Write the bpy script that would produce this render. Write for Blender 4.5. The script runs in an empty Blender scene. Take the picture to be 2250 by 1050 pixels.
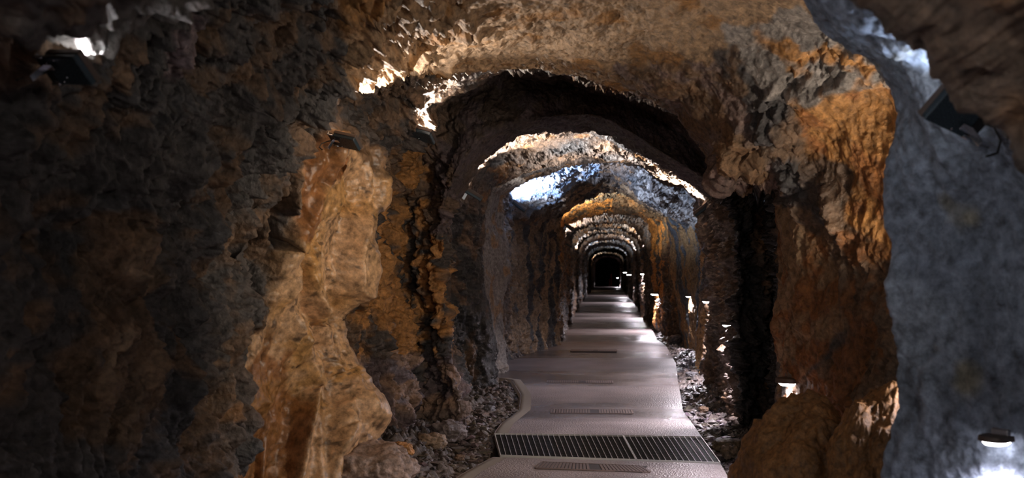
import bpy, bmesh, math, random
import numpy as np
from mathutils import Vector, Matrix
from mathutils.bvhtree import BVHTree

# ------------------------------------------------------------------ camera, world, exposure
scene = bpy.context.scene
C = scene.collection
F = 2200.0            # focal length in pixels of the 2250 wide frame
VX, VY = 1335.0, 595.0  # where the tunnel axis meets the frame
H = 1.30              # eye height

cam_d = bpy.data.cameras.new('camera')
cam = bpy.data.objects.new('camera', cam_d)
C.objects.link(cam)
cam.location = (0, 0, H)
cam.rotation_euler = (math.pi / 2, 0, 0)
cam_d.sensor_width = 36.0
cam_d.lens = F / 2250 * 36.0
cam_d.shift_x = -(VX - 1125) / 2250
cam_d.shift_y = (VY - 525) / 2250
cam_d.clip_start = 0.05
cam_d.clip_end = 300
cam_d.dof.use_dof = True
cam_d.dof.focus_distance = 8.0
cam_d.dof.aperture_fstop = 3.2
scene.camera = cam

world = bpy.data.worlds.new('world')
scene.world = world
world.use_nodes = True
world.node_tree.nodes['Background'].inputs[0].default_value = (0.7, 0.75, 1, 1)
world.node_tree.nodes['Background'].inputs[1].default_value = 0.0
scene.view_settings.view_transform = 'Standard'
scene.view_settings.look = 'None'
scene.view_settings.gamma = 1
scene.view_settings.exposure = 0.32
scene.cycles.max_bounces = 6
scene.cycles.diffuse_bounces = 4
scene.cycles.glossy_bounces = 3
scene.cycles.sample_clamp_indirect = 3.0
scene.cycles.use_denoising = True

rng = np.random.default_rng(7)
random.seed(7)


def lamp_light(name, loc, target, power, color=(1, 1, 1), angle=110, blend=0.5, radius=0.03):
    l = bpy.data.lights.new(name, 'SPOT')
    l.energy = power
    l.color = color
    l.spot_size = math.radians(angle)
    l.spot_blend = blend
    l.shadow_soft_size = radius
    o = bpy.data.objects.new(name, l)
    C.objects.link(o)
    o.location = loc
    d = Vector(target) - Vector(loc)
    o.rotation_euler = d.to_track_quat('-Z', 'Y').to_euler()
    return o


def P(x, y, d):
    """world point seen at pixel x, y at depth d"""
    return Vector(((x - VX) / F * d, d, H + (VY - y) / F * d))


# ------------------------------------------------------------------ noise in numpy
def _hash(ix, iy, iz, k):
    u = np.uint32
    h = ix.astype(u) * u(374761393) + iy.astype(u) * u(668265263) + iz.astype(u) * u(2147483647) + u((k * 1274126177) & 0xffffffff)
    h = (h ^ (h >> u(13))) * u(1274126177)
    h = (h ^ (h >> u(16))) * u(2246822519)
    h = h ^ (h >> u(15))
    return (h & u(0xffffff)).astype(np.float32) / np.float32(0xffffff)


def vnoise(p, k=0):
    i = np.floor(p).astype(np.int32)
    f = (p - i).astype(np.float32)
    f = f * f * (3 - 2 * f)
    out = 0
    for dx in (0, 1):
        wx = f[:, 0] if dx else 1 - f[:, 0]
        for dy in (0, 1):
            wy = f[:, 1] if dy else 1 - f[:, 1]
            for dz in (0, 1):
                wz = f[:, 2] if dz else 1 - f[:, 2]
                out = out + wx * wy * wz * _hash(i[:, 0] + dx, i[:, 1] + dy, i[:, 2] + dz, k)
    return out * 2 - 1


def fbm(p, k=0, octv=3):
    a, s, o = 1.0, 1.0, 0
    for q in range(octv):
        o = o + a * vnoise(p * s, k + q)
        a *= 0.5
        s *= 2.03
    return o


ROT = np.array(Matrix.Rotation(.55, 3, 'X') @ Matrix.Rotation(.7, 3, 'Z') @ Matrix.Rotation(.35, 3, 'Y'), np.float32)


def facets(p, k=0, tilt=1.0, full=False):
    """cellular noise: each cell is a tilted flat chip; returns (height, cell random)"""
    p = (p.astype(np.float32) @ ROT.T)
    i = np.floor(p if full else p - 0.5).astype(np.int32)
    rg = (-1, 0, 1) if full else (0, 1)
    n = len(p)
    best = np.full(n, 1e9, np.float32)
    cr = np.zeros(n, np.float32)
    for dx in rg:
        for dy in rg:
            for dz in rg:
                cx, cy, cz = i[:, 0] + dx, i[:, 1] + dy, i[:, 2] + dz
                r0, r1, r2 = _hash(cx, cy, cz, k), _hash(cx, cy, cz, k + 11), _hash(cx, cy, cz, k + 23)
                sx = cx + 0.2 + 0.6 * r0 - p[:, 0]
                sy = cy + 0.2 + 0.6 * r1 - p[:, 1]
                sz = cz + 0.2 + 0.6 * r2 - p[:, 2]
                q = _hash(cx, cy, cz, k + 37)
                dd = np.maximum(np.maximum(np.abs(sx), np.abs(sy)), np.abs(sz)) + .5 * tilt * ((r1 - .5) * sx + (r2 - .5) * sy + (r0 - .5) * sz) + .45 * q
                dd = dd.astype(np.float32)
                m = dd < best
                best = np.where(m, dd, best)
                cr = np.where(m, q, cr)
    return np.clip(1.3 - 2.4 * best, -.9, .9), 1 - cr


# ------------------------------------------------------------------ tunnel cross sections
NT = 1500
TH = np.radians(np.linspace(-72, 252, NT))


def ring_world(pts):
    """pts: (X, Z, d) relative to the eye, going from left foot over the top to right foot"""
    pts = [(p[0], p[1], p[2]) for p in pts]
    a, b = pts[0], pts[-1]
    pts = [(a[0] * .5, -3.2, a[2]), (a[0], -2.0, a[2])] + pts + [(b[0], -2.0, b[2]), (b[0] * .5, -3.2, b[2])]
    X, Z, D = [], [], []
    for u, v in zip(pts[:-1], pts[1:]):
        for t in np.linspace(0, 1, 24, endpoint=False):
            X.append(u[0] + (v[0] - u[0]) * t)
            Z.append(u[1] + (v[1] - u[1]) * t)
            D.append(u[2] + (v[2] - u[2]) * t)
    X, Z, D = map(np.array, (X, Z, D))
    th = np.arctan2(Z, X)
    th = np.where(th < -math.pi / 2, th + 2 * math.pi, th)
    o = np.argsort(th)
    return np.interp(TH, th[o], np.hypot(X, Z)[o]), np.interp(TH, th[o], D[o])


def ring_px(pts, d=None):
    w = []
    for p in pts:
        dd = p[2] if len(p) > 2 else d
        w.append(((p[0] - VX) / F * dd, (VY - p[1]) / F * dd, dd))
    # a foot below the floor keeps its side position
    w = [q for i, q in enumerate(w) if q[1] > -1.9 or 0 < i < len(w) - 1]
    return ring_world(w)


def bump(a, b, soft=12):
    """1 between angles a..b (degrees), 0 outside"""
    t = np.degrees(TH)
    return np.clip((t - a) / soft + .5, 0, 1) * np.clip((b - t) / soft + .5, 0, 1)


def off(ring, dr, dd):
    return ring[0] + dr, ring[1] + dd


rings = []   # (r, y, smoothness tag)


def add(r):
    rings.append(r)


wpro = [(-1.80, -1.8), (-1.80, 0.1), (-1.6, .7), (-1.2, 1.1), (-.5, 1.3), (.3, 1.3), (.9, 1.1), (1.3, .7), (1.45, .1), (1.45, -1.8)]
add(ring_world([(x, z, -4.0) for x, z in wpro]))
add(ring_world([(x * 1.1, z * 1.05, 0.3) for x, z in wpro]))
Zc = ring_px([(-195, 1700), (-195, 600), (-160, 300), (-100, 130), (0, 78), (100, 62), (190, 42), (235, 2), (300, -80), (700, -520), (1335, -640), (1600, -330),
              (1740, -90), (1830, 0), (1900, 55), (1960, 92), (2010, 110), (2060, 150), (2100, 190), (2150, 235), (2200, 290), (2250, 350), (2320, 450), (2380, 700), (2380, 1700)], 2.3)
add(Zc)
add(off(Zc, .22 * bump(-80, 260), .18))
add(ring_px([(-40, 1500), (-40, 700), (-30, 400), (20, 130), (110, 82), (190, 44), (250, 32), (300, 24), (345, 0), (420, -70), (800, -420), (1335, -480), (1600, -300),
             (1740, -80), (1822, 0), (1892, 62), (1950, 100), (2000, 120), (2048, 160), (2090, 200), (2140, 245), (2190, 300), (2240, 360), (2300, 460), (2340, 700), (2340, 1500)], 2.95))
add(ring_px([(110, 1500), (110, 700), (130, 400), (190, 250), (270, 120), (360, 50), (450, -40), (800, -200), (1335, -270), (1560, -200), (1700, -60), (1765, 0), (1790, 50), (1850, 90), (1900, 130),
             (1960, 210), (1965, 250), (1945, 400), (1955, 560), (1950, 620), (1965, 750), (1950, 900), (1935, 1050), (1930, 1436)], 3.4))
add(ring_world([(x, z, 3.75) for x, z in [(-1.80, -1.8), (-1.80, 0.2), (-1.58, .75), (-1.2, 1.15), (-.6, 1.36), (.2, 1.38), (.7, 1.33), (1.25, 1.2), (1.6, .8), (1.72, .2), (1.72, -1.8)]]))
add(ring_world([(x, z, 4.9) for x, z in [(-1.76, -1.8), (-1.76, .1), (-1.5, .7), (-1.05, 1.15), (-.4, 1.33), (.2, 1.36), (.6, 1.27), (.95, 1.12), (1.36, .87), (1.47, .3), (1.45, -1.8)]]))
topB = [(830, 188), (900, 168), (960, 163), (1030, 158), (1100, 149), (1170, 145), (1230, 153), (1290, 168), (1340, 180), (1400, 200), (1500, 250), (1560, 340), (1592, 398), (1640, 392), (1700, 385), (1722, 440), (1722, 600), (1715, 720), (1722, 900), (1722, 1300)]
B0 = ring_px([(500, 1180, 5.3), (520, 1000, 5.3), (565, 850, 5.3), (590, 720, 5.3), (597, 600, 5.3), (600, 520, 5.3), (645, 470, 5.35), (692, 430, 5.4), (710, 380, 5.4), (724, 330, 5.4), (722, 285, 5.4), (742, 230, 5.4), (762, 193, 5.5)]
             + [(x, y - 10 * (x < 1650), 6.1) if x > 1000 else (x, y - 4, 5.8) for x, y in topB])
# the golden rib starts in a groove
add(off(B0, .16 * bump(150, 205, 8), -.28))
add(B0)
add(off(B0, .20 * bump(128, 160, 10), .20))
Bc = ring_px([(868, 1060, 6.2), (800, 975, 6.1), (790, 900, 6.1), (744, 820, 6.1), (735, 700, 6.1), (788, 600, 6.1), (803, 500, 6.1), (826, 440, 6.2), (828, 390, 6.2), (822, 330, 6.2), (800, 250, 6.2), (795, 205, 6.2)]
             + [(x, y, 6.5) for x, y in topB])
add(off(Bc, .10 * bump(120, 215, 10), -.28))
add(Bc)
add(off(Bc, .24 + .25 * bump(168, 230, 20), .22))
topB1 = [(1108, 151), (1180, 147), (1235, 155), (1290, 170), (1340, 182), (1400, 202), (1500, 254), (1560, 348), (1592, 402), (1640, 398), (1700, 400), (1716, 450)]
add(ring_px([(770, 1300), (760, 950), (740, 800), (735, 700), (780, 600), (785, 480), (800, 400), (790, 300), (795, 245), (830, 206), (870, 197), (920, 189), (1000, 174), (1060, 162)] + topB1 + [(1722, 620), (1722, 900), (1722, 1200)], 7.2))
B1 = ring_px([(885, 1300), (870, 900), (850, 600), (838, 450), (870, 360), (925, 280), (958, 234), (1030, 190), (1070, 172)] + topB1 + [(1720, 620), (1720, 900), (1720, 1200)], 7.7)
add(B1)
add(off(B1, .16 * bump(-80, 200, 20) , .16))
add(ring_px([(930, 1250), (925, 900), (905, 640), (898, 450), (920, 330), (950, 262), (958, 244), (1000, 214), (1030, 198), (1065, 191), (1108, 161), (1170, 174), (1218, 186), (1235, 175), (1280, 194),
             (1300, 203), (1350, 213), (1400, 230), (1430, 240), (1500, 295), (1545, 355), (1600, 425), (1680, 470), (1705, 600), (1708, 800), (1708, 1200)], 8.62))
add(ring_px([(1015, 1200), (1025, 960), (1000, 820), (980, 700), (972, 600), (972, 480), (978, 455), (992, 400), (1015, 350), (1055, 305), (1110, 274), (1200, 258), (1290, 252), (1340, 264), (1400, 300), (1470, 345),
             (1550, 392), (1600, 432), (1618, 500), (1622, 600), (1622, 750), (1632, 950), (1632, 1200)], 8.38))
Cc = ring_px([(1030, 1200), (1030, 930), (1010, 800), (992, 680), (985, 600), (985, 478), (1020, 403), (1045, 368), (1090, 336), (1115, 320), (1150, 303), (1200, 292), (1300, 289), (1330, 300), (1390, 330),
              (1430, 352), (1480, 388), (1545, 424), (1580, 455), (1600, 520), (1605, 700), (1612, 900), (1612, 1200)], 9.2)
add(Cc)
add(off(Cc, .24, .3))
add(ring_px([(1000, 1200), (995, 900), (985, 640), (985, 560), (1000, 485), (1030, 442), (1055, 402), (1080, 358), (1100, 342), (1130, 331), (1200, 327), (1240, 322), (1300, 306), (1340, 313), (1400, 342),
             (1440, 367), (1490, 397), (1550, 440), (1590, 520), (1598, 700), (1598, 1200)], 10.8))
Dc = ring_px([(1095, 1100), (1095, 870), (1097, 800), (1092, 740), (1075, 650), (1062, 560), (1062, 500), (1070, 450), (1082, 410), (1130, 396), (1160, 385), (1200, 371), (1240, 356), (1290, 346), (1340, 348), (1380, 352),
              (1410, 361), (1440, 386), (1470, 402), (1510, 400), (1536, 435), (1548, 480), (1550, 560), (1558, 700), (1550, 800), (1542, 870), (1542, 1100)], 11.3)
add(Dc)
add(off(Dc, .16, .3))
add(ring_px([(1072, 1050), (1070, 760), (1063, 620), (1060, 520), (1075, 420), (1132, 402), (1165, 389), (1240, 362), (1300, 351), (1345, 351), (1385, 355), (1412, 364), (1440, 389), (1470, 405), (1508, 404), (1534, 438),
             (1545, 480), (1549, 600), (1552, 700), (1552, 1000)], 12.3))
E0 = ring_px([(1112, 1050), (1112, 760), (1108, 690), (1128, 600), (1108, 500), (1112, 440), (1135, 410), (1170, 393), (1240, 366), (1300, 356), (1345, 353), (1385, 357), (1412, 367), (1440, 391), (1470, 408), (1508, 410),
              (1530, 442), (1541, 480), (1546, 600), (1535, 700), (1532, 800), (1530, 1000)], 13.0)
add(E0)
add(off(E0, .18, .35))
add(ring_px([(1120, 1000), (1118, 700), (1118, 500), (1125, 472), (1180, 442), (1230, 430), (1262, 402), (1310, 384), (1340, 380), (1370, 402), (1400, 430), (1440, 455), (1480, 470), (1522, 490), (1538, 540), (1542, 1000)], 15.2))
Ec = ring_px([(1232, 900), (1232, 600), (1228, 505), (1235, 475), (1260, 450), (1290, 435), (1335, 424), (1357, 417), (1390, 432), (1425, 458), (1460, 472), (1466, 500), (1475, 600), (1490, 700), (1500, 740), (1500, 900)], 17.3)
add(Ec)
add(off(Ec, .2, .4))
add(ring_px([(1236, 900), (1235, 600), (1230, 510), (1240, 482), (1266, 466), (1280, 458), (1310, 452), (1340, 450), (1380, 452), (1420, 468), (1455, 485), (1464, 600), (1475, 900)], 20.0))
Fc = ring_px([(1250, 900), (1242, 620), (1238, 560), (1234, 512), (1250, 490), (1290, 475), (1340, 468), (1400, 475), (1425, 490), (1430, 520), (1437, 600), (1442, 700), (1442, 900)], 22.0)
add(Fc)


def arch(xl, xr, top, d):
    pts = []
    cx, rx = (xl + xr) / 2, (xr - xl) / 2
    spring = VY - (VY - top) * 0.45
    pts.append((xl, 1400, d))
    for a in np.linspace(180, 0, 13):
        ca, sa = math.cos(math.radians(a)), math.sin(math.radians(a))
        pts.append((cx + rx * math.copysign(abs(ca) ** .8, ca), spring - (spring - top) * abs(sa) ** .9, d))
    pts.append((xr, 1400, d))
    w = [((p[0] - VX) / F * d, max(-1.9, (VY - p[1]) / F * d), d) for p in pts]
    return ring_world(w)


far = [(1252, 1418, 486, 26), (1258, 1411, 499, 30), (1268, 1402, 511, 35), (1278, 1394, 524, 41), (1288, 1383, 538, 50), (1297, 1373, 552, 62), (1304, 1366, 562, 76)]
prev = Fc
for xl, xr, top, d in far:
    r = arch(xl, xr, top, d)
    gap = d - prev[1].mean()
    add(off(prev, .16, .12 * gap))
    add((np.minimum(prev[0], r[0] + .30) * 1.0 + 0.02, np.full(NT, prev[1].mean() + .75 * gap)))
    add(r)
    prev = r
add(off(prev, .1, 1.0))
add(ring_world([(x, z, 92.0) for x, z in [(-1.05, -1.8), (-1.05, .6), (-.6, 1.05), (0, 1.2), (.6, 1.05), (.95, .6), (.95, -1.8)]]))

# ------------------------------------------------------------------ grid of the rock tube
rows_r, rows_y = [], []
for (r0, y0), (r1, y1) in zip(rings[:-1], rings[1:]):
    dmean = max(.8, (y0.mean() + y1.mean()) / 2)
    ln = np.median(np.hypot(r1 - r0, y1 - y0))
    lmax = np.percentile(np.hypot(r1 - r0, y1 - y0), 90)
    step = max(.009, dmean * 3.0 / F)
    if dmean < 2.2:
        step = .05
    n = int(np.clip(.5 * (ln + lmax) / step, 4, 260))
    if dmean > 15:
        n = min(n, 70)
    for t in np.linspace(0, 1, n, endpoint=False):
        rows_r.append(r0 + (r1 - r0) * t)
        rows_y.append(y0 + (y1 - y0) * t)
rows_r.append(rings[-1][0])
rows_y.append(rings[-1][1])
RR, YY = np.array(rows_r), np.array(rows_y)
# soften the joints a little along the tunnel
for q in range(3):
    RR[1:-1] = .25 * RR[:-2] + .5 * RR[1:-1] + .25 * RR[2:]
    YY[1:-1] = .25 * YY[:-2] + .5 * YY[1:-1] + .25 * YY[2:]
NR = len(RR)
XX = RR * np.cos(TH)[None, :]
ZZ = RR * np.sin(TH)[None, :]
G = np.stack([XX, YY, ZZ], -1).astype(np.float32)     # NR, NT, 3



def grid_normals(G):
    du = np.gradient(G, axis=0)
    dv = np.gradient(G, axis=1)
    n = np.cross(du, dv)
    return n / np.maximum(np.linalg.norm(n, axis=-1, keepdims=True), 1e-9)


def blur(A, n):
    for q in range(n):
        A[1:-1] = .25 * A[:-2] + .5 * A[1:-1] + .25 * A[2:]
        A[:, 1:-1] = .25 * A[:, :-2] + .5 * A[:, 1:-1] + .25 * A[:, 2:]
    return A


N = blur(grid_normals(G), 6)
N /= np.maximum(np.linalg.norm(N, axis=-1, keepdims=True), 1e-9)
# make them point into the tunnel
inward = -np.sign((N * np.stack([np.cos(TH)[None, :] * np.ones((NR, 1)), -.6 * np.ones((NR, NT)), np.sin(TH)[None, :] * np.ones((NR, 1))], -1)).sum(-1, keepdims=True)[NR // 2].mean())
p = G.reshape(-1, 3)
nn = N.reshape(-1, 3) * inward
d = p[:, 1]
px = VX + p[:, 0] / np.maximum(d, .5) * F
py = VY - p[:, 2] / np.maximum(d, .5) * F
ang = np.degrees(np.tile(TH, NR))


def inpoly(px, py, poly):
    c = np.zeros(len(px), bool)
    j = len(poly) - 1
    for i in range(len(poly)):
        xi, yi = poly[i]
        xj, yj = poly[j]
        if yi != yj:
            c ^= ((yi > py) != (yj > py)) & (px < (xj - xi) * (py - yi) / (yj - yi) + xi)
        j = i
    return c


wob = p + .035 * np.stack([fbm(p * 7, 3), fbm(p * 7, 5), fbm(p * 7, 9)], -1)
wpx = VX + wob[:, 0] / np.maximum(d, .5) * F
wpy = VY - wob[:, 2] / np.maximum(d, .5) * F


def region(poly, d0, d1):
    return inpoly(wpx, wpy, poly) & (d > d0) & (d < d1)


GOLD = [(480, 1300), (500, 850), (520, 790), (585, 720), (592, 560), (598, 500), (650, 380), (700, 300), (722, 270), (740, 330), (850, 320), (835, 420), (835, 500), (860, 600), (800, 700), (800, 800), (900, 1100), (900, 1300)]
m_gold = region(GOLD, 5.0, 6.3)
m_pillar = (d > 2.55) & (d < 3.62) & (ang < 56)
m_ceilB = (ang > 48) & (ang < 128) & (d > 3.5) & (d < 6.7)

# ---- relief
big = fbm(p * np.array([1.3, 1.3, 1.1], np.float32), 21, 3)
f1, c1 = facets(p * np.array([5.5, 5.5, 2.6], np.float32) + big[:, None] * .5, 31, 1.3, True)
warp = p + .03 * np.stack([vnoise(p * 9, 61), vnoise(p * 9, 67), vnoise(p * 9, 71)], -1)
f2, c2 = facets(warp * np.array([15, 15, 6], np.float32), 47, 1.3, True)
f3, c3 = facets(warp * np.array([38, 38, 24], np.float32), 83, 1.4)
smooth = np.zeros(len(p), np.float32)
smooth[m_gold] = .95
smooth[m_pillar] = .55
smooth[m_ceilB] = .86
for poly, d0, d1, s in [
    ([(1740, 200), (1990, 190), (1990, 600), (1880, 560), (1830, 420), (1760, 330)], 3.5, 6.4, .85),
    ([(1700, 440), (1830, 520), (1900, 760), (1860, 860), (1700, 900)], 4.5, 6.9, .65),
    ([(900, 140), (1620, 140), (1620, 430), (1000, 430)], 7.3, 9.3, .88),
    ([(1000, 250), (1620, 250), (1620, 440), (1000, 440)], 9.0, 13.3, .72),
    ([(1000, 250), (1620, 250), (1620, 540), (1130, 500)], 13.3, 22, .5),
    ([(1050, 380), (1140, 380), (1140, 800), (1050, 800)], 11.2, 13.3, .8),
    ([(1460, 480), (1550, 480), (1560, 830), (1460, 830)], 12.6, 17.5, .7),
]:
    smooth[region(poly, d0, d1)] = s
s2 = blur(smooth.reshape(NR, NT, 1).copy(), 8)[:, :, 0].ravel()
rough = 1 - s2
base_amp = np.clip(d / 6, .55, 1.0)
disp = base_amp * (big * (.015 + .025 * rough) + rough * (f1 * .085 + f2 * .045 + f3 * .019) + s2 * (f1 * .012 + f2 * .010 + f3 * .006) + s2 * fbm(p * 4.5, 101, 3) * .022)
# flowstone folds on the golden rib and the pillar
fold = np.abs(vnoise(p * np.array([6, 6, 1.3], np.float32) + .6 * big[:, None], 131))
fold2 = np.abs(vnoise(p * np.array([14, 14, 2.5], np.float32) + .8 * big[:, None], 137))
g2 = blur(m_gold.astype(np.float32).reshape(NR, NT, 1), 8)[:, :, 0].ravel()
disp += g2 * (.15 * (1 - fold) - .08 + .03 * (1 - fold2) + .003 * f3)
m_lw = (ang > 118) & (d > 2.3) & (d < 5.3)
lw = blur(m_lw.astype(np.float32).reshape(NR, NT, 1), 6)[:, :, 0].ravel() * (1 - g2)
disp += lw * (f1 * .05 + f2 * .03 + f3 * .012)


def ridge(pts, width):
    """soft ridge along a line on the rib"""
    sel = np.where((d > 4.9) & (d < 6.3) & (px > 450) & (px < 900))[0]
    best = np.full(len(sel), 1e9)
    for (x0, y0), (x1, y1) in zip(pts[:-1], pts[1:]):
        vx, vy = x1 - x0, y1 - y0
        t = np.clip(((px[sel] - x0) * vx + (py[sel] - y0) * vy) / (vx * vx + vy * vy), 0, 1)
        best = np.minimum(best, np.hypot(px[sel] - x0 - t * vx, py[sel] - y0 - t * vy))
    out = np.zeros(len(p))
    out[sel] = np.exp(-(best / width) ** 1.4)
    return out


disp += g2 * (.10 * ridge([(600, 500), (598, 580), (612, 660), (632, 750), (662, 840), (655, 920), (640, 1080)], 20)
              + .08 * ridge([(650, 580), (668, 650), (700, 730), (725, 820), (770, 900), (805, 960)], 18)
              + .07 * ridge([(760, 480), (795, 560), (790, 610), (745, 690), (742, 800), (800, 900)], 24)
              + .08 * ridge([(722, 290), (704, 400), (655, 450), (602, 510)], 12)
              - .07 * ridge([(640, 600), (655, 680), (690, 760)], 14)
              + .05 * ridge([(690, 860), (700, 1060)], 12) + .05 * ridge([(745, 900), (740, 1060)], 12)
              - .05 * ridge([(560, 800), (560, 950)], 40))
m_bw = region([(735, 300), (1000, 230), (1030, 1200), (735, 1200)], 6.2, 8.7).astype(np.float32)
bw = blur(m_bw.reshape(NR, NT, 1), 4)[:, :, 0].ravel()
disp += bw * (f1 * .05 + f2 * .035 + f3 * .012)
m_bk = region([(1560, 400), (1730, 400), (1730, 1200), (1560, 1200)], 6.9, 11.4).astype(np.float32)
bk = blur(m_bk.reshape(NR, NT, 1), 4)[:, :, 0].ravel()
disp += bk * (f2 * .04 + f3 * .03)
disp[d < 1.8] *= .4
q = p + nn * disp[:, None]
G2 = q.reshape(NR, NT, 3)

# ---- rock colours (what the rock is: slate, ochre stain, calcite)
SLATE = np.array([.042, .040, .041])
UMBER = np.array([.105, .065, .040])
OCHRE = np.array([.32, .15, .045])
RUST = np.array([.25, .10, .030])
TAN = np.array([.30, .185, .10])
PALE = np.array([.36, .32, .29])
BLUE = np.array([.13, .155, .20])
PURP = np.array([.085, .062, .066])
n1 = fbm(p * 2.2, 151, 3)
n2 = fbm(p * 6, 157, 3)
t = np.clip(.5 + .7 * n1, 0, 1)[:, None]
col = SLATE * (1 - t) + UMBER * t
t = np.clip((n2 - .35) * 2.2, 0, 1)[:, None] * .6
col = col * (1 - t) + OCHRE * .7 * t
wet = np.clip(.45 + .5 * fbm(p * 1.7, 163, 2), 0, 1)


nv = fbm(p * np.array([7, 5, .9], np.float32) + .5 * big[:, None], 181, 3)


def stain(poly, d0, d1, c, s=1.0, mix2=None, w=None, thr=-.1, vert=False):
    m = region(poly, d0, d1).astype(np.float32)
    m = blur(m.reshape(NR, NT, 1), 2)[:, :, 0].ravel() * s
    base = np.asarray(c) * np.ones((len(p), 3))
    if mix2 is not None:
        k = np.clip(((nv if vert else n2) - thr) * (6 if vert else 3), 0, 1)[:, None]
        base = base * (1 - k) + np.asarray(mix2) * k
    global col, wet
    col = col * (1 - m[:, None]) + base * m[:, None]
    if w is not None:
        wet = wet * (1 - m) + w * m


# left wall: dark slate and plum coloured slate
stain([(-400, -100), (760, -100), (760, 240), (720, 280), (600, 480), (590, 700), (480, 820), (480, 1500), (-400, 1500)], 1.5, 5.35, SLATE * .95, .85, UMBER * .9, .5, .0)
stain([(200, 560), (330, 500), (340, 700), (300, 820), (230, 860), (200, 700)], 2.5, 5.2, TAN * .5, .7, UMBER)
stain([(350, 60), (460, 40), (420, 150), (350, 170)], 2.5, 5.2, PURP * 1.6, .8)
# near ceiling: warm brown stone
stain([(700, -400), (1780, -400), (1780, 60), (1600, 110), (1730, 330), (1740, 420), (1560, 420), (1400, 240), (1100, 170), (760, 220)], 3.45, 6.7, TAN * .75, .95, OCHRE * .55, .35, .1)
stain([(1350, 150), (1580, 130), (1740, 330), (1740, 430), (1560, 430)], 4.8, 6.7, PURP * 1.1, .7, UMBER, .4)
stain([(1590, 60), (1760, 20), (1900, 110), (1990, 220), (1750, 240), (1640, 190)], 3.45, 6.7, PALE * .55, .85, OCHRE, .6, .25)
stain([(1565, 110), (1625, 90), (1650, 190), (1760, 240), (1760, 300), (1790, 420), (1900, 560), (1860, 600), (1740, 440), (1640, 250)], 3.45, 6.7, SLATE * .9, .9, UMBER, .6)
stain([(1740, 240), (1850, 205), (1990, 195), (1990, 640), (1900, 580), (1870, 480), (1850, 380), (1760, 300)], 3.45, 6.7, OCHRE * 1.0, .95, RUST, .4, .1)
stain([(1700, 440), (1760, 470), (1840, 600), (1850, 700), (1800, 780), (1720, 860), (1700, 760)], 4.5, 6.7, TAN * .75, .85, RUST * .8, .4)
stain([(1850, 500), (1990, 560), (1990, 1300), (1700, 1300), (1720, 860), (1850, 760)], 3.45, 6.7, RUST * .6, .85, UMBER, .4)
# pillar: blue grey limestone
m = blur(m_pillar.astype(np.float32).reshape(NR, NT, 1), 2)[:, :, 0].ravel()[:, None]
kk = np.clip((n2 - .4) * 2.5, 0, 1)[:, None]
col = col * (1 - m) + (BLUE * (1 - .6 * kk) + np.array([.20, .17, .09]) * .6 * kk) * m
# golden rib
m = g2[:, None]
kk = np.clip((fbm(p * 5, 171, 3) - .0) * 1.5, 0, 1)[:, None]
kd = np.clip((fbm(p * 30, 173, 2) + .25 * n2 - .6) * 4, 0, .8)[:, None]
gold = TAN * 1.35 * (1 - kk) + np.array([.36, .20, .075]) * kk
col = col * (1 - m) + (gold * (1 - kd) + UMBER * .7 * kd) * m
wet = wet * (1 - g2) + .85 * g2
stain([(480, 1300), (495, 850), (600, 720), (620, 850), (660, 900), (600, 1300)], 4.9, 6.3, RUST * .8, .8, OCHRE * .8)
stain([(600, 500), (650, 380), (700, 300), (722, 280), (724, 380), (690, 430), (640, 500)], 4.9, 5.7, RUST * .75, .9)
# broken wall behind the rib
stain([(735, 480), (1000, 300), (1000, 900), (800, 900)], 6.3, 8.6, OCHRE * 1.05, .8, SLATE, .55, -.05)
stain([(735, 780), (1040, 780), (1040, 1300), (735, 1300)], 6.3, 8.6, np.array([.15, .105, .085]), .8, PURP, .55)
stain([(850, 330), (980, 250), (960, 420), (860, 470)], 7.4, 8.6, OCHRE * .8, .8, UMBER)
stain([(700, 180), (1100, 150), (930, 300), (880, 420), (740, 330)], 5.6, 7.8, UMBER * 1.15, .8, SLATE)
# great hanging slab
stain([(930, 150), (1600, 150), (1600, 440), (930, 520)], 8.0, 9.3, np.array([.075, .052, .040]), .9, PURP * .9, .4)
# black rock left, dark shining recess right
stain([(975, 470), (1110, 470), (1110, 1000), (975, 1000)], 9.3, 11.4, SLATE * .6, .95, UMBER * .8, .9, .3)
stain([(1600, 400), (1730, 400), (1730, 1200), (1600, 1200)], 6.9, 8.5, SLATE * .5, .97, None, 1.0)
stain([(1560, 430), (1625, 430), (1640, 1100), (1540, 1100)], 8.45, 11.4, np.array([.14, .11, .095]), .85, UMBER, .6)
# pale column
stain([(1055, 390), (1150, 390), (1135, 620), (1120, 900), (1055, 900)], 11.5, 13.2, PALE * .75, .95, TAN, .3, .2)
stain([(1460, 470), (1552, 470), (1560, 900), (1460, 900)], 12.3, 17.6, np.array([.27, .15, .06]), .9, np.array([.07, .078, .085]), .4, .05, True)
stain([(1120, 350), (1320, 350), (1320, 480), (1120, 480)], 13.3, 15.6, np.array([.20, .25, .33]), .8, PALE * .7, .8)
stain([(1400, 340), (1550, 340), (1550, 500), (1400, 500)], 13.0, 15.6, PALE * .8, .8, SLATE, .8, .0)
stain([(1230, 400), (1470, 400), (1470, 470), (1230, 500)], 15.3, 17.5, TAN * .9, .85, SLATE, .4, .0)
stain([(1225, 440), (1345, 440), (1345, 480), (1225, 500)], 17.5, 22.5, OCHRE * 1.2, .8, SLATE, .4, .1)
stain([(1415, 480), (1465, 480), (1460, 720), (1415, 720)], 17.5, 22.5, OCHRE * 1.0, .9, SLATE, .4, .2, True)
stain([(1180, 560), (1235, 560), (1240, 720), (1180, 760)], 14.5, 17.5, TAN * .9, .85, SLATE, .4, .1, True)
stain([(1112, 500), (1235, 480), (1240, 760), (1112, 900)], 13.4, 17.3, TAN * .75, .8, SLATE * .8, .6, .0, True)
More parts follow.
